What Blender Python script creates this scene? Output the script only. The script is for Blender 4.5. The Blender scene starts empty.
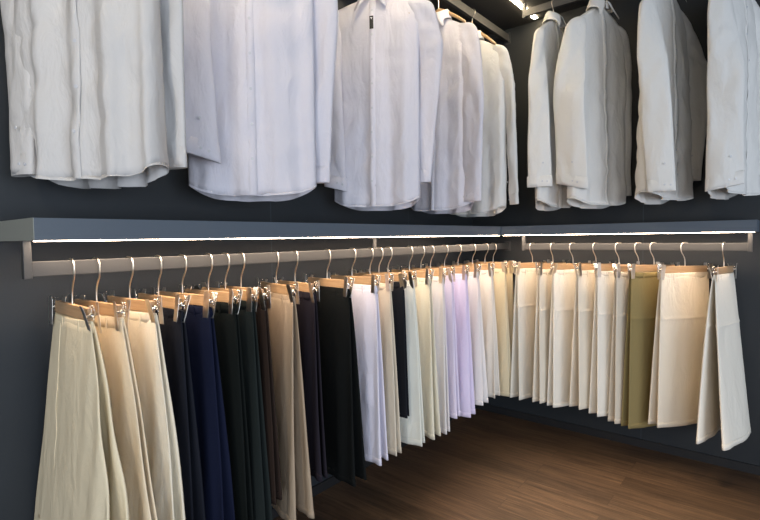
import bpy, math, random
from mathutils import Vector, Matrix, noise
PI = math.pi
scn = bpy.context.scene
col = scn.collection
random.seed(7)

# ------------------------------------------------------------------ materials
def new_mat(name):
    m = bpy.data.materials.new(name); m.use_nodes = True
    nt = m.node_tree
    return m, nt, nt.nodes['Principled BSDF']

def simple(name, rgb, rough=.5, metal=0., bump=0., bscale=200., var=0.):
    m, nt, b = new_mat(name)
    b.inputs['Base Color'].default_value = (*rgb, 1)
    b.inputs['Roughness'].default_value = rough
    b.inputs['Metallic'].default_value = metal
    tc = nt.nodes.new('ShaderNodeTexCoord')
    n = nt.nodes.new('ShaderNodeTexNoise'); n.inputs['Scale'].default_value = bscale; n.inputs['Detail'].default_value = 3
    nt.links.new(tc.outputs['Object'], n.inputs['Vector'])
    if bump:
        bp = nt.nodes.new('ShaderNodeBump'); bp.inputs['Strength'].default_value = bump; bp.inputs['Distance'].default_value = .002
        nt.links.new(n.outputs['Fac'], bp.inputs['Height']); nt.links.new(bp.outputs['Normal'], b.inputs['Normal'])
    if var:
        mx = nt.nodes.new('ShaderNodeMix'); mx.data_type = 'RGBA'
        mx.inputs[6].default_value = (*[c*(1-var) for c in rgb], 1); mx.inputs[7].default_value = (*[min(1, c*(1+var)) for c in rgb], 1)
        nt.links.new(n.outputs['Fac'], mx.inputs[0]); nt.links.new(mx.outputs[2], b.inputs['Base Color'])
    return m

def cloth(name, rgb, crumple=.35, weave=.15, trans=.0, ridge=.0):
    m, nt, b = new_mat(name)
    b.inputs['Base Color'].default_value = (*rgb, 1)
    b.inputs['Roughness'].default_value = .85
    b.inputs['Specular IOR Level'].default_value = .1
    tc = nt.nodes.new('ShaderNodeTexCoord')
    mp = nt.nodes.new('ShaderNodeMapping'); mp.inputs['Scale'].default_value = (1, 1, .45)
    nt.links.new(tc.outputs['Object'], mp.inputs['Vector'])
    n1 = nt.nodes.new('ShaderNodeTexNoise'); n1.inputs['Scale'].default_value = 13; n1.inputs['Detail'].default_value = 4; n1.inputs['Distortion'].default_value = .6
    n2 = nt.nodes.new('ShaderNodeTexNoise'); n2.inputs['Scale'].default_value = 450; n2.inputs['Detail'].default_value = 1
    nt.links.new(mp.outputs[0], n1.inputs['Vector']); nt.links.new(tc.outputs['Object'], n2.inputs['Vector'])
    b1 = nt.nodes.new('ShaderNodeBump'); b1.inputs['Strength'].default_value = crumple; b1.inputs['Distance'].default_value = .02
    b2 = nt.nodes.new('ShaderNodeBump'); b2.inputs['Strength'].default_value = weave; b2.inputs['Distance'].default_value = .002
    nt.links.new(n1.outputs['Fac'], b1.inputs['Height']); nt.links.new(n2.outputs['Fac'], b2.inputs['Height'])
    nt.links.new(b1.outputs['Normal'], b2.inputs['Normal']); nt.links.new(b2.outputs['Normal'], b.inputs['Normal'])
    if ridge:
        n3 = nt.nodes.new('ShaderNodeTexNoise'); n3.noise_type = 'RIDGED_MULTIFRACTAL'; n3.inputs['Scale'].default_value = 4.5; n3.inputs['Detail'].default_value = 2; n3.inputs['Distortion'].default_value = 1.2
        nt.links.new(mp.outputs[0], n3.inputs['Vector'])
        b3 = nt.nodes.new('ShaderNodeBump'); b3.inputs['Strength'].default_value = ridge; b3.inputs['Distance'].default_value = .01
        nt.links.new(n3.outputs['Fac'], b3.inputs['Height']); nt.links.new(b3.outputs['Normal'], b1.inputs['Normal'])
    if trans:
        tr = nt.nodes.new('ShaderNodeBsdfTranslucent'); tr.inputs['Color'].default_value = (*rgb, 1)
        nt.links.new(b2.outputs['Normal'], tr.inputs['Normal'])
        ms = nt.nodes.new('ShaderNodeMixShader'); ms.inputs[0].default_value = trans
        nt.links.new(b.outputs[0], ms.inputs[1]); nt.links.new(tr.outputs[0], ms.inputs[2])
        nt.links.new(ms.outputs[0], nt.nodes['Material Output'].inputs['Surface'])
    return m

def emit(name, rgb, s):
    m, nt, b = new_mat(name)
    b.inputs['Base Color'].default_value = (.8, .8, .8, 1)
    b.inputs['Emission Color'].default_value = (*rgb, 1); b.inputs['Emission Strength'].default_value = s
    return m

def wood_light():
    m, nt, b = new_mat('pale_beech')
    tc = nt.nodes.new('ShaderNodeTexCoord'); mp = nt.nodes.new('ShaderNodeMapping'); mp.inputs['Scale'].default_value = (60, 4, 60)
    n = nt.nodes.new('ShaderNodeTexNoise'); n.inputs['Scale'].default_value = 3; n.inputs['Detail'].default_value = 4
    r = nt.nodes.new('ShaderNodeValToRGB')
    r.color_ramp.elements[0].color = (.40, .245, .125, 1); r.color_ramp.elements[1].color = (.50, .335, .19, 1)
    r.color_ramp.elements[0].position = .3; r.color_ramp.elements[1].position = .75
    nt.links.new(tc.outputs['Object'], mp.inputs[0]); nt.links.new(mp.outputs[0], n.inputs['Vector']); nt.links.new(n.outputs['Fac'], r.inputs[0]); nt.links.new(r.outputs[0], b.inputs['Base Color'])
    b.inputs['Roughness'].default_value = .38
    return m

def wood_floor():
    m, nt, b = new_mat('dark_plank_floor')
    N = nt.nodes.new; K = nt.links.new
    tc = N('ShaderNodeTexCoord'); mp = N('ShaderNodeMapping'); mp.inputs['Rotation'].default_value = (0, 0, PI/2)
    K(tc.outputs['Object'], mp.inputs[0])
    br = N('ShaderNodeTexBrick'); br.offset = .37; br.inputs['Scale'].default_value = 1
    br.inputs['Brick Width'].default_value = 1.25; br.inputs['Row Height'].default_value = .135
    br.inputs['Mortar Size'].default_value = .0016; br.inputs['Mortar Smooth'].default_value = .1; br.inputs['Bias'].default_value = 0
    br.inputs['Color1'].default_value = (.25, .25, .25, 1); br.inputs['Color2'].default_value = (.8, .8, .8, 1); br.inputs['Mortar'].default_value = (0, 0, 0, 1)
    K(mp.outputs[0], br.inputs['Vector'])
    mg = N('ShaderNodeMapping'); mg.inputs['Scale'].default_value = (30, 1.6, 1); K(tc.outputs['Object'], mg.inputs[0])
    # each plank shifts the grain
    add = N('ShaderNodeVectorMath'); add.operation = 'ADD'; K(mg.outputs[0], add.inputs[0])
    sc = N('ShaderNodeVectorMath'); sc.operation = 'SCALE'; sc.inputs['Scale'].default_value = 37.; K(br.outputs['Color'], sc.inputs[0]); K(sc.outputs[0], add.inputs[1])
    n = N('ShaderNodeTexNoise'); n.inputs['Scale'].default_value = 1.6; n.inputs['Detail'].default_value = 7; n.inputs['Roughness'].default_value = .75; n.inputs['Distortion'].default_value = .4
    K(add.outputs[0], n.inputs['Vector'])
    r = N('ShaderNodeValToRGB'); e = r.color_ramp.elements
    e[0].position = .3; e[0].color = (.028, .017, .010, 1); e[1].position = .68; e[1].color = (.185, .112, .064, 1)
    K(n.outputs['Fac'], r.inputs[0])
    mul = N('ShaderNodeMix'); mul.data_type = 'RGBA'; mul.blend_type = 'MULTIPLY'; mul.inputs[0].default_value = .55
    K(r.outputs[0], mul.inputs[6]); K(br.outputs['Color'], mul.inputs[7]); K(mul.outputs[2], b.inputs['Base Color'])
    b.inputs['Roughness'].default_value = .5
    bp = N('ShaderNodeBump'); bp.inputs['Strength'].default_value = .25; bp.inputs['Distance'].default_value = .002
    K(n.outputs['Fac'], bp.inputs['Height']); K(bp.outputs[0], b.inputs['Normal'])
    return m

def wall_paint(name, rgb, axis, seams):
    m, nt, b = new_mat(name)
    N = nt.nodes.new; K = nt.links.new
    tc = N('ShaderNodeTexCoord'); n = N('ShaderNodeTexNoise'); n.inputs['Scale'].default_value = 3; n.inputs['Detail'].default_value = 5
    K(tc.outputs['Object'], n.inputs['Vector'])
    mx = N('ShaderNodeMix'); mx.data_type = 'RGBA'
    mx.inputs[6].default_value = (*[c*.85 for c in rgb], 1); mx.inputs[7].default_value = (*[c*1.15 for c in rgb], 1)
    K(n.outputs['Fac'], mx.inputs[0]); prev = mx.outputs[2]
    sep = N('ShaderNodeSeparateXYZ'); K(tc.outputs['Object'], sep.inputs[0])
    for s in seams:                                  # board joints
        c = N('ShaderNodeMath'); c.operation = 'COMPARE'; c.inputs[1].default_value = s; c.inputs[2].default_value = .003
        K(sep.outputs[axis], c.inputs[0])
        m2 = N('ShaderNodeMix'); m2.data_type = 'RGBA'; m2.inputs[7].default_value = (*[v*2.2 for v in rgb], 1)
        K(c.outputs[0], m2.inputs[0]); K(prev, m2.inputs[6]); prev = m2.outputs[2]
    K(prev, b.inputs['Base Color'])
    n3 = N('ShaderNodeTexNoise'); n3.inputs['Scale'].default_value = 160; K(tc.outputs['Object'], n3.inputs['Vector'])
    bp = N('ShaderNodeBump'); bp.inputs['Strength'].default_value = .15; bp.inputs['Distance'].default_value = .002
    K(n3.outputs['Fac'], bp.inputs['Height']); K(bp.outputs[0], b.inputs['Normal'])
    b.inputs['Roughness'].default_value = .6
    return m

M = dict(
    wall=wall_paint('charcoal_blue_wall', (.0120, .0165, .0215), 0, (-.93, -2.15, -3.37)),
    wallr=wall_paint('charcoal_blue_side_wall', (.0130, .0163, .0195), 1, (-1.22, -2.44)),
    ceil=simple('charcoal_ceiling', (.035, .034, .034), .7, 0, .1, 60),
    floor=wood_floor(),
    base=simple('black_baseboard', (.012, .012, .013), .5),
    shelf=simple('slate_laminate', (.085, .108, .138), .5, 0, .05, 300, .08),
    rail=simple('grey_painted_steel', (.055, .055, .055), .5, .25, .05, 200, .05),
    wood=wood_light(),
    cap=simple('grey_green_edge_band', (.26, .275, .25), .55, 0, .05, 300, .08),
    hook=simple('brushed_nickel', (.72, .64, .54), .28, 1.),
    chrome=simple('chrome', (.78, .77, .75), .18, 1.),
    jaw=simple('satin_steel', (.62, .58, .53), .3, 1.),
    led=emit('led_warm_strip', (1, .77, .57), 35),
    ledtop=emit('led_ceiling_strip', (1, .80, .52), 60),
    button=simple('pearl_button', (.64, .65, .68), .2),
    thread=simple('button_thread', (.55, .55, .55), .7),
    tag=simple('black_label', (.012, .012, .012), .5),
    ink=simple('white_print', (.75, .75, .75), .6),
    lining=cloth('pocket_lining', (.75, .72, .66)),
)

# ------------------------------------------------------------------ mesh helpers
def link(name, verts, faces, mat, parent=None, smooth=True):
    me = bpy.data.meshes.new(name)
    me.from_pydata([tuple(v) for v in verts], [], faces)
    if smooth: me.polygons.foreach_set('use_smooth', [True]*len(me.polygons))
    me.materials.append(mat); me.update()
    o = bpy.data.objects.new(name, me); col.objects.link(o)
    if parent is not None: o.parent = parent
    return o

class MB:
    def __init__(s): s.v = []; s.f = []
    def add(s, v, f):
        k = len(s.v); s.v += [tuple(p) for p in v]; s.f += [tuple(i+k for i in q) for q in f]
    def box(s, lo, hi):
        x0, y0, z0 = lo; x1, y1, z1 = hi
        s.add([(x0,y0,z0),(x1,y0,z0),(x1,y1,z0),(x0,y1,z0),(x0,y0,z1),(x1,y0,z1),(x1,y1,z1),(x0,y1,z1)],
              [(0,3,2,1),(4,5,6,7),(0,1,5,4),(1,2,6,5),(2,3,7,6),(3,0,4,7)])
    def tube(s, pts, r, n=8, rr=None):
        pts = [Vector(p) for p in pts]; rings = []; up = None
        for i, p in enumerate(pts):
            t = (pts[min(i+1, len(pts)-1)] - pts[max(i-1, 0)]).normalized()
            if up is None:
                up = Vector((1, 0, 0)) if abs(t.x) < .8 else Vector((0, 1, 0))
            a = (up - t*up.dot(t)).normalized(); bb = t.cross(a); up = a
            q = r if rr is None else rr[i]
            rings.append([p + (a*math.cos(2*PI*k/n) + bb*math.sin(2*PI*k/n))*q for k in range(n)])
        v = [x for rg in rings for x in rg]; f = []
        for i in range(len(pts)-1):
            for k in range(n):
                f.append((i*n+k, i*n+(k+1) % n, (i+1)*n+(k+1) % n, (i+1)*n+k))
        f.append(tuple(range(n))[::-1]); f.append(tuple((len(pts)-1)*n+k for k in range(n)))
        s.add(v, f)
    def sweep(s, sections):                         # list of closed rings of equal length
        n = len(sections[0]); v = [x for q in sections for x in q]; f = []
        for i in range(len(sections)-1):
            for k in range(n): f.append((i*n+k, i*n+(k+1) % n, (i+1)*n+(k+1) % n, (i+1)*n+k))
        f.append(tuple(range(n))[::-1]); f.append(tuple((len(sections)-1)*n+k for k in range(n)))
        s.add(v, f)
    def build(s, name, mat, parent=None, smooth=False, bevel=0.):
        o = link(name, s.v, s.f, mat, parent, smooth)
        if bevel:
            b = o.modifiers.new('edge', 'BEVEL'); b.width = bevel; b.segments = 2; b.limit_method = 'ANGLE'
        return o

def grid_faces(rows, n, closed=True, off=0):
    f = []
    for i in range(rows-1):
        for k in range(n if closed else n-1):
            f.append((off+i*n+k, off+i*n+(k+1) % n, off+(i+1)*n+(k+1) % n, off+(i+1)*n+k))
    return f

def smoothcurve(pts, sub=6):
    P = [Vector(p) for p in pts]; out = []
    for i in range(len(P)-1):
        p0 = P[max(i-1, 0)]; p1 = P[i]; p2 = P[i+1]; p3 = P[min(i+2, len(P)-1)]
        for j in range(sub):
            t = j/sub
            out.append(.5*((2*p1) + (p2-p0)*t + (2*p0-5*p1+4*p2-p3)*t*t + (3*p1-p0-3*p2+p3)*t**3))
    out.append(P[-1]); return out

def empty(name, loc, rz=0, label=None, cat=None, group=None):
    o = bpy.data.objects.new(name, None); col.objects.link(o); o.empty_display_size = .05
    o.location = loc; o.rotation_euler = (0, 0, rz)
    if label: tag(o, label, cat, group)
    return o
def tag(o, label, cat, group=None):
    o['label'] = label; o['category'] = cat
    if group: o['group'] = group
    return o
def struct(o): o['kind'] = 'structure'; return o
def copy_tree(o, parent=None):
    c = o.copy(); col.objects.link(c)
    if parent is not None: c.parent = parent
    for ch in list(o.children): copy_tree(ch, c)
    return c

# ------------------------------------------------------------------ setting (left wall is y=0, right wall is x=0, corner at origin)
def slab(name, lo, hi, mat):
    b = MB(); b.box(lo, hi); return struct(b.build(name, mat))
LY = .11
slab('floor', (-9, -8, -.1), (0, LY, 0), M['floor'])
slab('wall_left', (-9, LY, 0), (.1, LY+.1, 3.3), M['wall'])
slab('wall_right', (0, -8, 0), (.1, LY, 3.3), M['wallr'])
CEIL = 3.165
slab('ceiling', (-9, -8, CEIL), (0, LY, 3.3), M['ceil'])
slab('baseboard_right', (-.012, -8, 0), (0, LY-.012, .055), M['base'])
slab('baseboard_left', (-9, LY-.012, 0), (0, LY, .055), M['base'])

# ------------------------------------------------------------------ shelves with light strips
ZB, ZT, D = 1.505, 1.5725, .3018
XL, YR = -3.3265, -1.859
def shelf(name, label, lo, hi, strip, anchor):
    t = empty(name, anchor, 0, label, 'shelf'); t2 = Vector(anchor)
    def put(bname, a, b, mat, bev=.0007, par=t):
        m = MB(); m.box(Vector(a)-t2, Vector(b)-t2); return m.build(bname, mat, par, False, bev)
    put('board', lo, hi, M['shelf'])
    (a, b) = strip
    put('light_strip', a, b, M['led'], .0005)
    return t
G = .0015
ls = shelf('wall_shelf', 'long slate grey wall shelf above the left trouser rail, lit strip under its edge',
      (XL, -D, ZB), (-G, LY-G, ZT), ((XL+.012, -D-.0003, ZB-.0030), (-D-.02, -D+.058, ZB-.0002)), (XL, 0, ZB))
# seam cover at the free end of the long shelf
m = MB(); m.box((-.002, -D, 0), (0, LY-G, ZT-ZB)); m.build('end_cap', M['cap'], ls)
shelf('wall_shelf', 'shorter slate grey wall shelf above the right trouser rail, lit strip under its edge',
      (-D, YR, ZB), (-G, -D-G, ZT), ((-D-.0003, YR+.012, ZB-.0030), (-D+.058, -D-.02, ZB-.0002)), (0, YR, ZB))

# ------------------------------------------------------------------ clothes rails
R, Z0, Z1 = .217, 1.394, 1.4404
def rail(label, a, b, z0, z1, wd, brackets, ztop, flange=None):
    """bar along a-b (2d points on its centreline), brackets = fractions along it hanging it from ztop"""
    a = Vector((*a, 0)); b = Vector((*b, 0)); d = (b-a).normalized(); s = Vector((-d.y, d.x, 0))
    t = empty('clothes_rail', (a.x, a.y, z0), 0, label, 'rail')
    o = Vector((a.x, a.y, z0))
    def obox(nm, c0, l, w, h, bev=.0015):
        mb = MB(); mb.box((0, -.5, 0), (1, .5, 1))
        mb.v = [tuple(c0 - o + d*(l*x) + s*(w*y) + Vector((0, 0, h*z))) for x, y, z in mb.v]
        return mb.build(nm, M['rail'], t, False, bev)
    L = (b-a).length
    obox('rail_bar', a+Vector((0, 0, z0)), L, wd, z1-z0)
    for f in brackets:
        p = a + d*(L*f)
        if f <= 0: p = a - d*.022
        if f >= 1: p = a + d*(L + .0)
        if 0 < f < 1:
            obox('bracket', p + s*(wd/2+.006)+Vector((0, 0, z0-.002)), .024, .010, ztop-z0+.0015)
        else:
            obox('bracket', p + Vector((0, 0, z0-.006)), .022, .026, ztop-z0+.0055)
    if flange:
        obox('wall_flange', b - d*.006+Vector((0, 0, z0-.016)), .0055, .05, z1-z0+.032)
    return t
rail('grey steel trouser rail under the long left shelf', (-3.316, -R), (-.0015, -R), Z0, Z1, .020, (0, .4925), ZB, True)
rail('grey steel trouser rail under the shorter right shelf', (-R, -.462), (-R, -1.815), Z0, Z1, .020, (0, 1), ZB)
UL, UR = .22, .345
rail('upper grey steel rail carrying the shirts on the left wall', (-3.7, -UL), (-.0015, -UL), 3.062, 3.120, .026, (0, .45), CEIL, True)
rail('upper grey steel rail carrying the shirts on the right wall', (-UR, -.522), (-UR, -2.3), 3.062, 3.112, .026, (0, 1), CEIL)
m = MB(); m.box((-3.6, -.492, CEIL-.010), (-.06, -.462, CEIL-.0005))
tag(m.build('ceiling_light', M['ledtop'], None, False, .001), 'slim white light strip recessed overhead beside the upper rails', 'light')

# ------------------------------------------------------------------ trouser hanger prototype (front = -Y, local origin = middle of bar top)
BZ = 1.298
def jaw_mesh(side):
    prof = [(.0225, .036), (.0205, .026), (.0175, .006), (.0160, -.014), (.0142, -.040), (.0128, -.060)]
    sec = []
    for i, (x, z) in enumerate(prof):
        w = (.0105, .0135, .0135, .0135, .0135, .0115)[i]; th = .0014
        sec.append([Vector((side*x, -w, z)), Vector((side*x, w, z)), Vector((side*(x+th), w, z)), Vector((side*(x+th), -w, z))])
    b = MB(); b.sweep(sec); return b
def make_trouser_hanger():
    t = empty('trouser_hanger', (0, 0, 0))
    hb = MB()
    sec = []
    for y in [-.156, -.153, -.10, -.05, 0, .05, .10, .153, .156]:
        e = abs(y) > .154
        dz = .0
        w = .0055 if e else .0075; h0 = -.040 if not e else -.038; h1 = 0 if not e else -.002
        sec.append([Vector((-w, y, h0)), Vector((w, y, h0)), Vector((w, y, h1+dz)), Vector((-w, y, h1+dz))])
    hb.sweep(sec); hb.build('bar', M['wood'], t, False, .002)
    rr = Z1 - BZ                                  # top of the rail above the bar top
    hk = MB(); pts = [(0, 0, -.01), (0, 0, .02), (0, -.003, .045), (0, -.014, .068), (0, -.026, .088), (0, -.031, rr-.030), (0, -.029, rr-.012),
                      (0, -.019, rr+.0005), (0, -.004, rr+.0038), (0, .010, rr+.0034), (0, .021, rr-.003), (0, .027, rr-.016)]
    c = smoothcurve(pts, 5); hk.tube(c, .0026, 8); hk.build('hook', M['hook'], t, True)
    rod = MB()
    rod.tube([(0, -.186, -.038), (0, -.186, -.028), (0, -.181, -.024), (0, .181, -.024), (0, .186, -.028), (0, .186, -.038)], .0016, 6)
    rod.build('rod', M['chrome'], t, True)
    for sg in (-1, 1):
        cb = MB()
        cb.tube([(0, -.010, 0), (0, .010, 0)], .0075, 10)
        cb.tube([(-.018, 0, 0), (.018, 0, 0)], .003, 8)
        for q in (-1, 1):
            cb.tube(smoothcurve([(q*.010, sg*.004, -.004), (q*.007, sg*.018, .004), (q*.004, sg*.026, .016), (q*.003, sg*.020, .030), (q*.005, sg*.008, .032)], 4), .0013, 6)
        cl = cb.build('clip', M['chrome'], t, True); cl.location = (0, sg*.166, -.022)
        for q in (-1, 1): jaw_mesh(q).build('jaw', M['jaw'], cl, False, .0006)
    return t
PROTO = make_trouser_hanger()
first = [True]

# ------------------------------------------------------------------ trousers
class Trousers:
    """half-folded trousers hung by the waistband; local frame as the hanger"""
    def __init__(s, L, ff, fb, sf, sb, th, amp, lam, seed, crease, shift=0.):
        s.__dict__.update(locals()); s.ph = random.Random(seed).uniform(0, 6.28)
    def pt(s, leg, u, t, off=0.):
        """u angle around the leg, t 0 waist..1 hem"""
        top, bot = -.006, -s.L
        e = t**.85
        yf = -.172 - s.ff*e; yb = .170 + s.fb*e
        if leg > 0: yf += .012*e; yb -= .01*e
        c, sn = math.cos(u), math.sin(u)
        mid, half = (yf+yb)/2, (yb-yf)/2 + off
        y = mid + half*math.copysign(abs(c)**.8, c)
        w = (y-yf)/(yb-yf); w = min(1, max(0, w))
        th = .0056 + (s.th-.0056)*min(1, t*1.25)**.75
        belly = .62 + .38*math.cos(PI*(w-.5)*1.1)
        sp = (s.sf*(1-w) + s.sb*w)*e + .0045
        x = leg*sp + (th*belly+off)*math.copysign(abs(sn)**.55, sn)
        a = s.amp*min(1, t*1.6)
        x += a*math.sin(2*PI*(y/s.lam) + s.ph + .9*t) * (.35+.65*(1-w))
        x += s.shift*e*e
        n = noise.noise(Vector((y*7+s.seed*3.1, t*3.2+leg*2.7, s.seed*1.7)))
        n2 = noise.noise(Vector((y*17+s.seed*1.3, t*13, s.seed*2.7+leg)))
        k = min(1, t*3)*abs(sn)
        x += (n*.009 + n2*.003)*k*math.copysign(1, sn)*min(1, s.th/.018)
        z = top + (bot-top)*t + .004*math.sin(y*9+s.ph)*t
        if s.crease and leg*1 == leg:
            for tc, am in s.crease:
                q = (t-tc)/.028
                x += (am*math.exp(-abs(q)) + .0025*math.exp(-(q*3.2)**2))*math.copysign(1, sn)*min(1, abs(sn)*2)
        return Vector((x, y, z))
    def build(s, loc, rz, mat, label, group, extras=(), hemmat=None):
        t = empty('trousers', loc, rz, label, 'trousers', group)
        N = 40
        us = [2*PI*k/N for k in range(N)]
        ts = [i/30 for i in range(31)]
        for tc, _ in (s.crease or ()):
            ts += [tc-.03, tc-.02, tc-.012, tc-.006, tc, tc+.006, tc+.012, tc+.02, tc+.03]
        ts = sorted(set(ts))
        for leg in (-1, 1):
            v = [s.pt(leg, u, q) for q in ts for u in us]; f = grid_faces(len(ts), N)
            r = len(ts)
            for j, (q, off) in enumerate(((1, -.0018), (.975, -.002))):      # turned-in inside of the leg opening
                v += [s.pt(leg, u, q, off) for u in us]
            f += grid_faces(3, N, True, (r-1)*N)
            f.append(tuple((r+1)*N+k for k in range(N)))
            f.append(tuple(range(N))[::-1])
            lo = link('leg', v, f, mat, t)
            hz = .032/s.L
            hv = []
            for q, off in ((1-hz, .0002), (1-hz, .0009), (1-hz/2, .0011), (1.0008, .0009), (1.0008, -.001)):
                hv += [s.pt(leg, u, q, off) for u in us]
            link('hem', hv, grid_faces(5, N), mat, lo)
        # waistband
        v = []; rows = [(-.036, -.001), (-.037, .0008), (-.02, .0012), (-.003, .0010), (0, -.0005)]
        for z, o in rows:
            for u in us:
                c, sn = math.cos(u), math.sin(u)
                y = .173*math.copysign(abs(c)**.8, c)
                x = (.0104+o)*math.copysign(abs(sn)**.55, sn)*(1 - .25*abs(c)**6)
                v.append(Vector((x, y+o*.5*c, z + .002*math.sin(y*14+s.ph) - .004*math.cos(y*9)**2)))
        f = grid_faces(5, N); f.append(tuple(4*N+k for k in range(N)))
        wb = link('waistband', v, f, mat, t)
        for yy in (-.085, .07):
            for q in (-1, 1):
                b = MB(); x0 = q*.0112
                b.box((min(x0, x0+q*.0022), yy-.005, -.043), (max(x0, x0+q*.0022), yy+.005, -.002)); b.build('belt_loop', mat, wb, False, .0008)
        for ex in extras:
            if ex[0] == 'seam':
                _, leg, side, cc = ex
                b = MB(); b.tube([s.pt(leg, side*math.acos(cc + .10*math.sin(q*2) - .42*q), q, .0006) for q in [i/40 for i in range(1, 41)]], .0016, 6)
                b.build('side_seam', mat, t, True)
            if ex[0] == 'pocket':
                _, leg, side, c0, c1, t0, t1 = ex
                v = []; n = 9
                for i in range(n):
                    for j in range(n):
                        cc = c0 + (c1-c0)*j/(n-1); q = t0+(t1-t0)*i/(n-1)
                        e = .0006 if i in (0, n-1) or j in (0, n-1) else .003
                        v.append(s.pt(leg, side*math.acos(cc), q, e))
                link('pocket', v, grid_faces(n, n, False), mat, t)
        return t

COL = dict(
    cream=(.63, .555, .40), warmcream=(.66, .56, .41), ivory=(.64, .585, .47), charcoal_navy=(.020, .023, .034), navy=(.013, .018, .048),
    blackgreen=(.013, .017, .016), darkgreen=(.026, .034, .033), brown=(.050, .032, .025), taupe=(.40, .31, .22), plum=(.035, .030, .042),
    black=(.013, .015, .015), lavwhite=(.62, .60, .68), beige=(.58, .52, .42), slate=(.025, .027, .035), mint=(.66, .66, .59),
    palecream=(.64, .60, .48), white=(.68, .65, .64), lavender=(.64, .59, .78), brightlav=(.62, .56, .86), offwhite=(.67, .63, .57),
    creamwhite=(.66, .61, .52), butter=(.62, .53, .36), sand=(.52, .46, .37), olive=(.25, .195, .085), ecru=(.64, .575, .47), chalk=(.68, .635, .55))
COL = {k: tuple(min(.86, c*(1.2 if sum(v) > 1 else .6 if sum(v) < .3 else 1)) for c in v) for k, v in COL.items()}
CM = {k: cloth('cloth_'+k, v, .5 if sum(v) > .6 else .2, .15, 0, .3 if sum(v) > .6 else .1) for k, v in COL.items()}

HL = [ # x, angle, colour, L, spread front, spread back, thickness, front flare, label
 (-3.207, -1.5, 'cream', .93, .034, .036, .022, .28, 'wrinkled cream chinos with a side seam, at the free end of the left rail'),
 (-3.134, 3.7, 'warmcream', .93, .010, .004, .012, .22, 'warm cream trousers squeezed behind the wrinkled seamed chinos'),
 (-3.026, 3.2, 'ivory', .93, .020, .012, .016, .15, 'smooth ivory trousers between the warm cream pair and the charcoal navy pair'),
 (-2.923, 0., 'charcoal_navy', .93, .024, .012, .017, .08, 'charcoal navy trousers next to the ivory pair on the left rail'),
 (-2.83, 5.4, 'navy', .93, .026, .012, .017, .08, 'deep blue navy trousers, the bluest of the dark pairs'),
 (-2.72, 4., 'blackgreen', .93, .014, .008, .012, .06, 'near black trousers between the navy pair and the dark green-grey pair'),
 (-2.643, 4., 'darkgreen', .93, .020, .008, .014, .07, 'dark green-grey trousers fanning out from the clip, left of the brown pair'),
 (-2.567, -1.4, 'brown', .82, .014, .008, .012, .06, 'dark chocolate brown trousers just left of the taupe pair'),
 (-2.382, -12.9, 'taupe', .965, .044, .018, .020, .06, 'taupe wool trousers among the dark pairs on the left rail'),
 (-2.271, -10., 'plum', .83, .016, .010, .013, .06, 'dark plum grey trousers between the taupe pair and the wide black pair'),
 (-2.062, -6., 'black', .925, .036, .018, .020, .07, 'wide black trousers showing a broad flat leg, right of the plum grey pair'),
 (-1.879, -.6, 'lavwhite', .905, .030, .012, .018, .05, 'lavender white trousers with a patch pocket, right of the wide black pair'),
 (-1.733, -10.9, 'beige', .90, .016, .008, .012, .06, 'beige trousers on the left rail right of the pocketed lavender white pair'),
 (-1.655, .9, 'slate', .74, .012, .006, .011, .03, 'slim dark slate trousers squeezed between the beige and mint white pairs'),
 (-1.574, 5.4, 'mint', .925, .020, .010, .015, .06, 'greenish white trousers hanging right of the slim dark slate pair'),
 (-1.365, -8.9, 'palecream', .935, .030, .012, .018, .06, 'pale cream trousers right of the greenish white pair'),
 (-1.243, -3.2, 'white', .955, .020, .008, .014, .04, 'plain white trousers between the pale cream pair and the lavender pair'),
 (-1.136, -4.3, 'lavender', .89, .022, .010, .014, .05, 'muted lavender trousers, the paler of the two lavender pairs'),
 (-.968, -2.9, 'brightlav', .925, .034, .012, .018, .05, 'bright lavender trousers, the stronger violet of the two lavender pairs'),
 (-.793, -7.7, 'white', .895, .034, .012, .018, .06, 'white trousers right of the bright lavender pair'),
 (-.588, -8.6, 'offwhite', .90, .030, .012, .016, .05, 'off-white trousers between the white pair and the butter yellow pair'),
 (-.396, -4.6, 'butter', .935, .028, .010, .016, .05, 'butter yellow trousers glowing under the strip light near the corner'),
 (-.262, -8.3, 'butter', .955, .018, .008, .012, .03, 'butter yellow trousers last on the left rail, deepest in the corner'),
]
SHORT_L = ['wrinkled seamed cream chinos', 'warm cream trousers behind the seamed chinos', 'ivory trousers beside the charcoal navy pair', 'charcoal navy trousers', 'deep blue navy trousers', 'near black trousers beside the navy pair', 'dark green-grey trousers', 'dark chocolate brown trousers', 'taupe wool trousers', 'dark plum grey trousers', 'wide black trousers', 'lavender white trousers with a pocket', 'beige trousers beside the lavender white pair', 'slim dark slate trousers', 'greenish white trousers', 'pale cream trousers beside the greenish white pair', 'plain white trousers left of the lavender pair', 'muted lavender trousers', 'bright lavender trousers', 'white trousers right of the bright lavender pair', 'off-white trousers left of the butter yellow pair', 'butter yellow trousers near the corner', 'butter yellow trousers deepest in the corner']
SHORT_R = ['cream white trousers nearest the corner on the right rail', 'ecru trousers second from the corner on the right', 'chalk white trousers third from the corner on the right', 'ecru trousers between two chalk white pairs', 'chalk white trousers left of the sand pair', 'sand coloured trousers', 'olive green trousers', 'wide ecru trousers right of the olive pair', 'flaring chalk white trousers at the open rail end']
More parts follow.
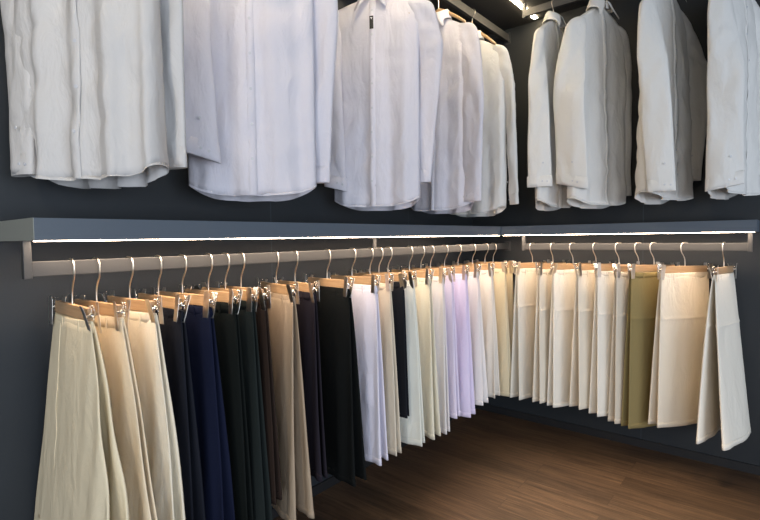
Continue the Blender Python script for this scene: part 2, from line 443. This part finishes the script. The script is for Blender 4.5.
HR = [
 (-.518, 18.3, 'creamwhite', .965, .034, .010, .014, .03, 'cream white trousers nearest the corner on the right rail'),
 (-.673, 13.8, 'ecru', .955, .022, .010, .014, .03, 'ecru trousers second out from the corner on the right rail'),
 (-.817, 30.9, 'chalk', .965, .020, .010, .014, .03, 'chalk white trousers with a broad creased leg, third from the corner on the right rail'),
 (-.973, 26.9, 'ecru', .945, .034, .010, .014, .03, 'ecru trousers between two chalk white pairs on the right rail'),
 (-1.121, 36.7, 'chalk', .965, .032, .010, .013, .03, 'chalk white trousers just left of the sand coloured pair on the right rail'),
 (-1.24, 37.2, 'sand', .99, .020, .008, .012, .03, 'sand coloured trousers just left of the olive pair'),
 (-1.33, 38.4, 'olive', 1.00, .022, .008, .012, .04, 'olive green trousers with a horizontal fold line'),
 (-1.502, 39.8, 'ecru', .95, .028, .018, .018, .05, 'wide ecru trousers turned to show a broad creased leg, right of the olive pair'),
 (-1.702, 10.9, 'chalk', .97, .058, .072, .022, .12, 'chalk white trousers flaring at the hem, at the open end of the right rail'),
]
def place_hanger(loc, rz, label, rnd, group):
    o = PROTO if first[0] else copy_tree(PROTO); first[0] = False
    o.location = loc; o.rotation_euler = (0, 0, rz)
    tag(o, label, 'hanger', group)
    for c in o.children:
        if c.name.startswith('clip'): c.rotation_euler = (0, rnd.uniform(-.22, .22), rnd.uniform(-.25, .25))
    return o
CR = [(.30, .0022)]
for i, (x, an, c, L, sf, sb, th, ff, lab) in enumerate(HL):
    rnd = random.Random(100+i); rz = math.radians(an)
    h = place_hanger((x, -R, BZ), rz, 'wooden clip hanger holding ' + SHORT_L[i], rnd, 'clip hangers on the left rail')
    tr = Trousers(L, ff, rnd.uniform(.0, .03) if i else .17, sf, sb, th, rnd.uniform(.004, .008) if th > .0125 else .003, rnd.uniform(.075, .12), 10+i, None, -.03 if i == 0 else 0)
    ex = []
    if i == 0: ex = [('seam', -1, -1, .42), ('pocket', -1, -1, .25, .80, .76, .97)]
    if i == 11: ex = [('pocket', -1, -1, -.75, .1, .50, .68)]
    tr.build((x, -R, BZ-.041), rz, CM[c], lab, 'trousers on the left rail', ex)
for i, (y, an, c, L, sf, sb, th, ff, lab) in enumerate(HR):
    rnd = random.Random(300+i); rz = -PI/2 - math.radians(an)
    h = place_hanger((-R, y, BZ), rz, 'wooden clip hanger holding ' + SHORT_R[i], rnd, 'clip hangers on the right rail')
    tr = Trousers(L, ff, rnd.uniform(.0, .025), sf, sb, th, rnd.uniform(.0015, .003), rnd.uniform(.10, .16), 50+i, [(.28+.02*rnd.random(), .0034)], .03 if i == 8 else 0)
    tr.build((-R, y, BZ-.041), rz, CM[c], lab, 'trousers on the right rail')

# ------------------------------------------------------------------ shirts
def shirt_cloth(n, c): return cloth('shirt_'+n, c, .6, .06, .12, .6)
SW = shirt_cloth('white', (.72, .70, .755)); SI = shirt_cloth('ivory', (.77, .76, .73)); SG = shirt_cloth('greige', (.66, .645, .63))
def make_shirt_hanger(loc, rz, rtop, label, drop=.096):
    t = empty('shirt_hanger', loc, rz, label, 'hanger', 'wooden shirt hangers')
    b = MB(); sec = []
    for k in range(-10, 11):
        q = k/10; y = q*.205; z = .030 - drop*abs(q)**1.3 - .004; w = .008 + .006*abs(q)**2; hh = .017 - .006*abs(q)
        sec.append([Vector((w*math.cos(a)-.012*abs(q)**2, y, z + hh*math.sin(a))) for a in [2*PI*j/10 for j in range(10)]])
    b.sweep(sec); b.build('shoulder_bar', M['wood'], t, True)
    rr = rtop - loc[2]
    hk = MB(); hk.tube(smoothcurve([(0, 0, .02), (0, 0, rr-.075), (0, -.008, rr-.055), (0, -.025, rr-.032), (0, -.027, rr-.012), (0, -.016, rr+.0015), (0, 0, rr+.0042), (0, .015, rr+.002), (0, .024, rr-.012)], 5), .0026, 8)
    hk.build('hook', M['hook'], t, True)
    return t

class Shirt:
    """local: Y across the shoulders, X through the shirt, origin at collar base; fs = sign of X the front faces"""
    def __init__(s, L, hw, dep, fs, seed, amp=.012, folds=5, flare=0., sw=.225, sd=.08):
        s.__dict__.update(locals()); s.r = random.Random(seed); s.ph = s.r.uniform(0, 6.28)
    def body(s, u, t, off=0.):
        c, sn = math.cos(u), math.sin(u)
        g = min(1, t/.16); g = g*g*(3-2*g)
        hw = s.sw + (s.hw-s.sw)*g + s.flare*t*t
        y = hw*math.copysign(abs(c)**.85, c)
        y0 = s.sw*math.copysign(abs(c)**.85, c)
        zt = -.004 - s.sd*(abs(y0)/s.sw)**1.35
        zb = -s.L + .06*abs(c)**3.2 + (.015 if sn*s.fs > 0 else 0)*(1-abs(c)**3)
        z = zt + (zb-zt)*t
        dep = .013 + (s.dep-.013)*(.5*min(1, t/.12)**.7 + .5*t)
        x = dep*math.copysign(abs(sn)**.7, sn)
        k = abs(sn)**.6*min(1, t*3)
        fw = s.folds*y/.25*PI*.5 + s.ph + .7*t + .5*math.sin(3*y/.25 + s.ph)
        x += s.amp*k*(math.sin(fw) + .35*math.sin(2.3*fw + 1.1))*(.3+.7*t)*(1 if sn > 0 else -.8)
        n = noise.noise(Vector((y*6+s.seed*2.3, z*1.1, s.seed*1.1 + (3 if sn > 0 else 0))))
        n2 = noise.noise(Vector((y*14+s.seed*1.3, z*8, s.seed*2.1 + (3 if sn > 0 else 0))))
        ax = noise.noise(Vector((y*4+z*5, z*3-y*3, s.seed*4.1)))
        x += (n*.024+n2*.008 + .012*(1-abs(ax)*4 if abs(ax) < .25 else 0))*k
        nrm = Vector((math.copysign(1, sn), 0, 0))
        return Vector((x, y, z)) + nrm*off
    def build(s, loc, rz, mat, label, sleeves, tagged=False, group='white shirts on the upper rails'):
        t = empty('shirt', loc, rz, label, 'shirt', group)
        N = 72; us = [2*PI*k/N for k in range(N)]; ts = [0, .015, .04, .08] + [.08+.92*i/36 for i in range(1, 37)]
        v = [s.body(u, q) for q in ts for u in us]
        b = link('body', v, grid_faces(len(ts), N), mat, t)
        so = b.modifiers.new('cloth', 'SOLIDIFY'); so.thickness = .0014; so.offset = -1
        hv = [s.body(u, q, o) for q, o in ((.992, .0000), (.992, .0006), (1.0004, .0006)) for u in us]
        link('hem', hv, grid_faces(3, N), mat, b)
        # front placket with buttons
        def front(y, q, off):
            c = max(-1, min(1, abs(y)/s.hw)); c = c**(1/.85); u = math.acos(math.copysign(c, y))*s.fs
            return s.body(u, q, off)
        rows = 40; v = []
        prof = ((-.017, -.0005), (-.0165, .0030), (0, .0036), (.016, .0028), (.017, -.0005))
        for i in range(rows+1):
            q = .012+.986*i/rows
            for y, o in prof: v.append(front(y, q, o))
        pl = link('placket', v, grid_faces(rows+1, 5, False), mat, t)
        for k in range(8):
            q = .075+.115*k
            p = front(0, q, .0036); e = Vector((s.fs, 0, 0))
            bb = MB(); bb.tube([p, p+e*.0022], .0058, 14); bo = bb.build('button', M['button'], pl, False, .0004)
            th = MB(); th.box(p+Vector((min(0, e.x*.0028), -.0016, -.0007)), p+Vector((max(0, e.x*.0028), .0016, .0007)))
        if tagged:
            bb = MB(); p = front(0, .105, .0062); q = front(0, .165, .0062)
            x = max(p.x*s.fs, q.x*s.fs)*s.fs
            bb.box((min(x, x+s.fs*.001), -.011, q.z), (max(x, x+s.fs*.001), .011, p.z))
            lt = bb.build('label_tag', M['tag'], t, False, .0003); lt['label'] = 'small black fabric label'
            # tiny pale vertical lettering strokes and a logo bar
            k = MB(); zz = p.z-.008; xx = x+s.fs*.001
            for hgt, dy in ((.010, 0), (.003, .004), (.003, -.004)):
                k.box((min(xx, xx+s.fs*.0004), dy-.0022, zz-hgt), (max(xx, xx+s.fs*.0004), dy+.0022, zz))
            k.build('print', M['ink'], lt)
        # collar: stand and turned-down leaf
        n = 40; v = []
        for j, (ry, rx, z) in enumerate(((.074, .044, -.012), (.069, .040, .030), (.072, .043, .036), (.080, .050, .026))):
            for k in range(n+1):
                a = math.radians(6 + 348*k/n)
                v.append(Vector((s.fs*rx*math.cos(a)+s.fs*.004, ry*math.sin(a), z - .018*max(0, math.cos(a))))) 
        for j in (1, 2):
            for k in range(n+1):
                a = math.radians(6+348*k/n); e = max(0, math.cos(a)); pt = e**6
                ry = .088+.004*j; rx = .060+.006*j
                v.append(Vector((s.fs*(rx*math.cos(a)+.004+.004*pt), ry*math.sin(a)*(1+.0*pt) + math.copysign(.080*pt*j/2, math.sin(a)), -.004 - .012*j - .030*pt*j - .014*e)))
        co = link('collar', v, grid_faces(6, n+1, False), mat, t)
        so = co.modifiers.new('cloth', 'SOLIDIFY'); so.thickness = .0016
        for sl in sleeves: s.sleeve(t, mat, **sl)
        return t
    def sleeve(s, t, mat, side, mid, end, psi=0., w=(.085, .085, .072), th=(.024, .024, .018), cuff=.062, tilt=0., seed=0, psi1=None):
        """mid/end are offsets (x,y,z) of the elbow and the cuff's lower edge from the collar base"""
        if psi1 is None: psi1 = psi
        p0 = Vector((0, side*(s.sw-.024), -s.sd-.02)); p1 = Vector(mid); p2 = Vector(end)
        path = smoothcurve([p0 + Vector((0, -side*.055, .012 + s.sd*.35)), p0, p0.lerp(p1, .5)+Vector((0, side*.012, .0)), p1, p1.lerp(p2, .5), p2], 9)
        n = 32; rows = len(path)
        def ring(i, f, off=0., cuffy=False):
            P = path[i] if i < rows else path[-1]
            a = psi*min(1, f*1.5)
            wd = (w[0]+(w[1]-w[0])*min(1, f*2)) if f < .5 else (w[1]+(w[2]-w[1])*(f-.5)*2)
            tk = (th[0]+(th[1]-th[0])*min(1, f*2)) if f < .5 else (th[1]+(th[2]-th[1])*(f-.5)*2)
            fade = min(1, .45+f*2.6)
            out = []
            for k in range(n):
                u = 2*PI*k/n; c, sn = math.cos(u), math.sin(u)
                lx = (wd*fade+off)*math.copysign(abs(c)**.95, c); ly = (tk*fade+off)*math.copysign(abs(sn)**.85, sn)
                if not cuffy:
                    q = noise.noise(Vector((lx*10+seed*3.3+s.seed, f*7, side+u*.4)))
                    q2 = noise.noise(Vector((lx*22+seed, f*21+s.seed, side*2)))
                    ly += (q*.016+q2*.010)*abs(sn)*min(1, f*3)
                    lx += q*.006
                d = Vector((math.sin(a)*lx + math.cos(a)*ly, math.cos(a)*lx - math.sin(a)*ly, tilt*lx*max(0, (f-.6)/.4)))
                out.append(P + d)
            return out
        v = []
        for i in range(rows): v += ring(i, i/(rows-1))
        sv = link('sleeve', v, grid_faces(rows, n), mat, t)
        so = sv.modifiers.new('cloth', 'SOLIDIFY'); so.thickness = .0012; so.offset = -1
        # cuff
        a = psi1; P = path[-1]; v = []
        hw = w[2]+.001; tk = th[2]+.0005
        for z, o in ((.072, -.003), (.0705, .0006), (.035, .0016), (.002, .0016), (0, .0006), (.004, -.001)):
            for k in range(n):
                u = 2*PI*k/n; c, sn = math.cos(u), math.sin(u)
                lx = (hw+o)*math.copysign(abs(c)**.92, c); ly = (tk+o)*math.copysign(abs(sn)**.8, sn)
                up = (path[-4]-path[-1]).normalized()
                v.append(P + up*(z-.004) + Vector((math.sin(a)*lx+math.cos(a)*ly, math.cos(a)*lx-math.sin(a)*ly, tilt*lx)))
        cf = link('cuff', v, grid_faces(6, n), mat, sv)
        so = cf.modifiers.new('cloth', 'SOLIDIFY'); so.thickness = .0012; so.offset = -1
        # buttons on the broad side towards the room (the side facing the front of the shirt)
        nd = Vector((math.cos(a), -math.sin(a), 0)); sg = 1 if nd.x*s.fs > 0 else -1
        wd = Vector((math.sin(a), math.cos(a), tilt)); up = (path[-4]-path[-1]).normalized()
        for lx, zz in ((.046, .030), (.016, .032), (.022, .15)):
            lx = min(lx, .72*hw)
            k = (tk+.0035)*(1-(lx/hw)**2)**.3 if zz < .1 else (th[2]+.012)
            p = P + wd*lx*-side + up*zz + nd*sg*k
            bb = MB(); bb.tube([p-nd*sg*.001, p+nd*sg*.0022], .0055, 12); bb.build('button', M['button'], cf, False, .0004)

CZ = 2.955   # collar base height
def shirt(x, y, an, wall, mat, L, hw, dep, fs, seed, label, hlabel, sleeves, tagged=False, cz=CZ, amp=.012, folds=5, flare=0., sw=.225, hz=0., sd=.08):
    rz = math.radians(an) if wall == 'L' else -PI/2 - math.radians(an)
    rt = 3.120 if wall == 'L' else 3.112
    make_shirt_hanger((x, y, cz-.042+hz), rz, rt, hlabel, sd+.016)
    Shirt(L, hw, dep, fs, seed, amp, folds, flare, sw, sd).build((x, y, cz), rz, mat, label, sleeves, tagged)
def S(side, mid, end, **k): return dict(side=side, mid=mid, end=end, **k)
# left wall (local -X faces the viewer, +Y is the wall side = left in the photograph)
shirt(-3.13, -UL, 31, 'L', SG, 1.27, .25, .075, -1, 1,
      'greyish white shirt with deep vertical folds, at the free end of the left upper rail', 'wooden hanger inside the greyish white shirt at the rail end',
      [S(1, (.0, .262, -.62), (-.04, .225, -1.23), psi=.3, seed=1, w=(.08, .075, .055)), S(-1, (.09, -.225, -.62), (.12, -.215, -1.20), psi=.2, seed=2, w=(.08, .07, .055))], amp=.026, folds=8)
shirt(-2.49, -UL, 50, 'L', SW, 1.285, .268, .07, -1, 2,
      'white shirt with its front edge pressed down the middle, second from the rail end', 'wooden hanger inside the white shirt second from the rail end',
      [S(1, (-.12, .235, -.6), (-.14, .205, -1.12), psi=-.1, seed=3, w=(.085, .09, .085), tilt=.3), S(-1, (.02, -.31, -.42), (.06, -.275, -1.2), psi=.3, seed=4, w=(.085, .07, .055))], amp=.021, folds=6)
shirt(-1.67, -UL, 23, 'L', SW, 1.17, .25, .07, -1, 3,
      'white buttoned shirt with a small black label below its collar', 'wooden hanger inside the white shirt with the black label',
      [S(1, (-.09, .235, -.5), (-.10, .205, -1.05), psi=-.1, seed=5, w=(.08, .07, .062), tilt=.25), S(-1, (.02, -.30, -.36), (.05, -.24, -1.02), psi=.2, seed=6, w=(.08, .08, .06))], True, amp=.021, folds=6, cz=2.825, hz=-.035, sw=.268, sd=.062)
shirt(-1.02, -UL, -2, 'L', SW, 1.265, .25, .07, -1, 4,
      'white shirt with a bent sleeve hanging between the labelled shirt and the ivory shirt', 'wooden hanger showing at the open collar right of the labelled shirt',
      [S(1, (-.11, .20, -.62), (-.11, .17, -1.17), psi=.1, seed=7, w=(.085, .085, .07)), S(-1, (-.03, -.27, -.6), (-.03, -.255, -1.2), psi=.15, seed=8, w=(.085, .08, .075))], amp=.019, folds=6, cz=2.92, hz=.062, sd=.115)
shirt(-.58, -UL, -8, 'L', SI, 1.275, .268, .065, -1, 5,
      'ivory white shirt last on the left upper rail, its sleeve hanging clear near the corner', 'wooden hanger with its rounded top showing beside the ivory shirt collar',
      [S(1, (.0, .20, -.6), (.0, .17, -1.18), psi=.2, seed=9, w=(.08, .07, .06)), S(-1, (.02, -.295, -.5), (.03, -.325, -1.2), psi=.5, seed=10, w=(.075, .065, .045))], amp=.016, folds=6, sw=.25, cz=2.92, hz=.072, sd=.14)
# right wall (local +X faces the viewer, -Y points out into the room = left in the photograph)
shirt(-UR, -.72, 4, 'R', SI, 1.31, .235, .06, 1, 6,
      'ivory white shirt nearest the corner on the right upper rail, collar flap hanging open', 'wooden hanger inside the shirt nearest the corner on the right upper rail',
      [S(-1, (.02, -.265, -.55), (.02, -.245, -1.16), psi=1.1, seed=11, w=(.028, .06, .078)), S(1, (.0, .24, -.6), (.02, .22, -1.22), psi=.3, seed=12, w=(.07, .06, .055))], cz=2.985, sd=.13)
shirt(-UR, -1.02, 24, 'R', SI, 1.31, .25, .065, 1, 7,
      'white shirt with a wide sleeve in front, second from the corner on the right', 'wooden hanger inside the wide sleeved shirt on the right upper rail',
      [S(-1, (.0, -.27, -.6), (.0, -.235, -1.17), psi=1.25, seed=13, w=(.045, .095, .105), th=(.022, .026, .026), tilt=-.25), S(1, (.0, .24, -.6), (.02, .22, -1.22), psi=.3, seed=14, w=(.07, .06, .055))], cz=2.985, sd=.13)
shirt(-UR, -1.40, 15, 'R', SI, 1.30, .25, .07, 1, 8,
      'white shirt with one sleeve bent back, third from the corner on the right', 'wooden hanger inside the bent sleeve shirt on the right upper rail',
      [S(-1, (.06, -.25, -.6), (.10, -.235, -1.24), psi=1.1, seed=15, w=(.045, .08, .07)), S(1, (.07, .30, -.5), (.06, .23, -1.15), psi=.7, seed=16, w=(.08, .07, .055))], cz=2.985, sd=.13, amp=.02)
shirt(-UR, -1.74, 14, 'R', SI, 1.29, .25, .07, 1, 9,
      'white shirt with a creased cuff at the open end of the right upper rail', 'wooden hanger inside the shirt at the open end of the right upper rail',
      [S(-1, (.05, -.26, -.6), (.05, -.24, -1.24), psi=1.1, seed=17, w=(.045, .08, .085), tilt=.2), S(1, (.09, .27, -.5), (.10, .20, -1.15), psi=.9, seed=18, w=(.085, .085, .07))], cz=2.985, sd=.13, amp=.016)

# ------------------------------------------------------------------ light
w = bpy.data.worlds.new('daylight'); scn.world = w; w.use_nodes = True
bg = w.node_tree.nodes['Background']; bg.inputs[0].default_value = (.80, .86, 1, 1); bg.inputs[1].default_value = .32
def area_light(name, loc, tgt, sx, sy, power, color):
    l = bpy.data.lights.new(name, 'AREA'); l.shape = 'RECTANGLE'; l.size = sx; l.size_y = sy; l.energy = power; l.color = color
    o = bpy.data.objects.new(name, l); col.objects.link(o); o.location = loc
    o.rotation_euler = (Vector(tgt)-Vector(loc)).to_track_quat('-Z', 'Y').to_euler(); return o
area_light('daylight_and_fill', (-4.2, -7.2, 1.5), (-1.5, 0, 1.5), 4.0, 2.4, 260, (.76, .86, 1))
area_light('daylight_and_fill', (-8.6, -5.2, 1.6), (0, -1.2, 1.6), 3.5, 2.4, 200, (.78, .87, 1))  # unseen fill lamp, added to brighten the dark sides of the right-wall shirts
def spot(name, loc, tgt, power, color, size, blend=.4, rad=.04):
    l = bpy.data.lights.new(name, 'SPOT'); l.energy = power; l.color = color; l.spot_size = math.radians(size); l.spot_blend = blend; l.shadow_soft_size = rad
    o = bpy.data.objects.new(name, l); col.objects.link(o); o.location = loc
    o.rotation_euler = (Vector(tgt)-Vector(loc)).to_track_quat('-Z', 'Y').to_euler(); return o
spot('ceiling_spot', (-2.3, -1.9, 3.12), (-1.5, -1.6, 0), 620, (1, .78, .55), 42, .6, .12)
spot('ceiling_spot', (-5.2, -1.9, 3.10), (-2.2, -.2, 1.3), 115, (1, .84, .62), 80, .9, .12)

# ------------------------------------------------------------------ camera
cx, cy, cz, yaw, pit, rol, f = -3.7875, -2.0067, 1.5, .6958, -.0454, -.0136, 492.192
fw = Vector((math.cos(yaw)*math.cos(pit), math.sin(yaw)*math.cos(pit), math.sin(pit)))
rt = Vector((math.sin(yaw), -math.cos(yaw), 0)); up = rt.cross(fw)
r2 = rt*math.cos(rol)+up*math.sin(rol); u2 = -rt*math.sin(rol)+up*math.cos(rol)
cam = bpy.data.cameras.new('camera'); co = bpy.data.objects.new('camera', cam); col.objects.link(co)
mw = Matrix.Identity(4)
for i in range(3): mw[i][0] = r2[i]; mw[i][1] = u2[i]; mw[i][2] = -fw[i]
mw[0][3], mw[1][3], mw[2][3] = cx, cy, cz
co.matrix_world = mw
cam.sensor_fit = 'HORIZONTAL'; cam.sensor_width = 36; cam.lens = 36*f/760; cam.clip_start = .05
scn.camera = co
vs = scn.view_settings
vs.view_transform = 'Standard'; vs.look = 'None'; vs.gamma = 1; vs.use_curve_mapping = False; vs.exposure = -0.08
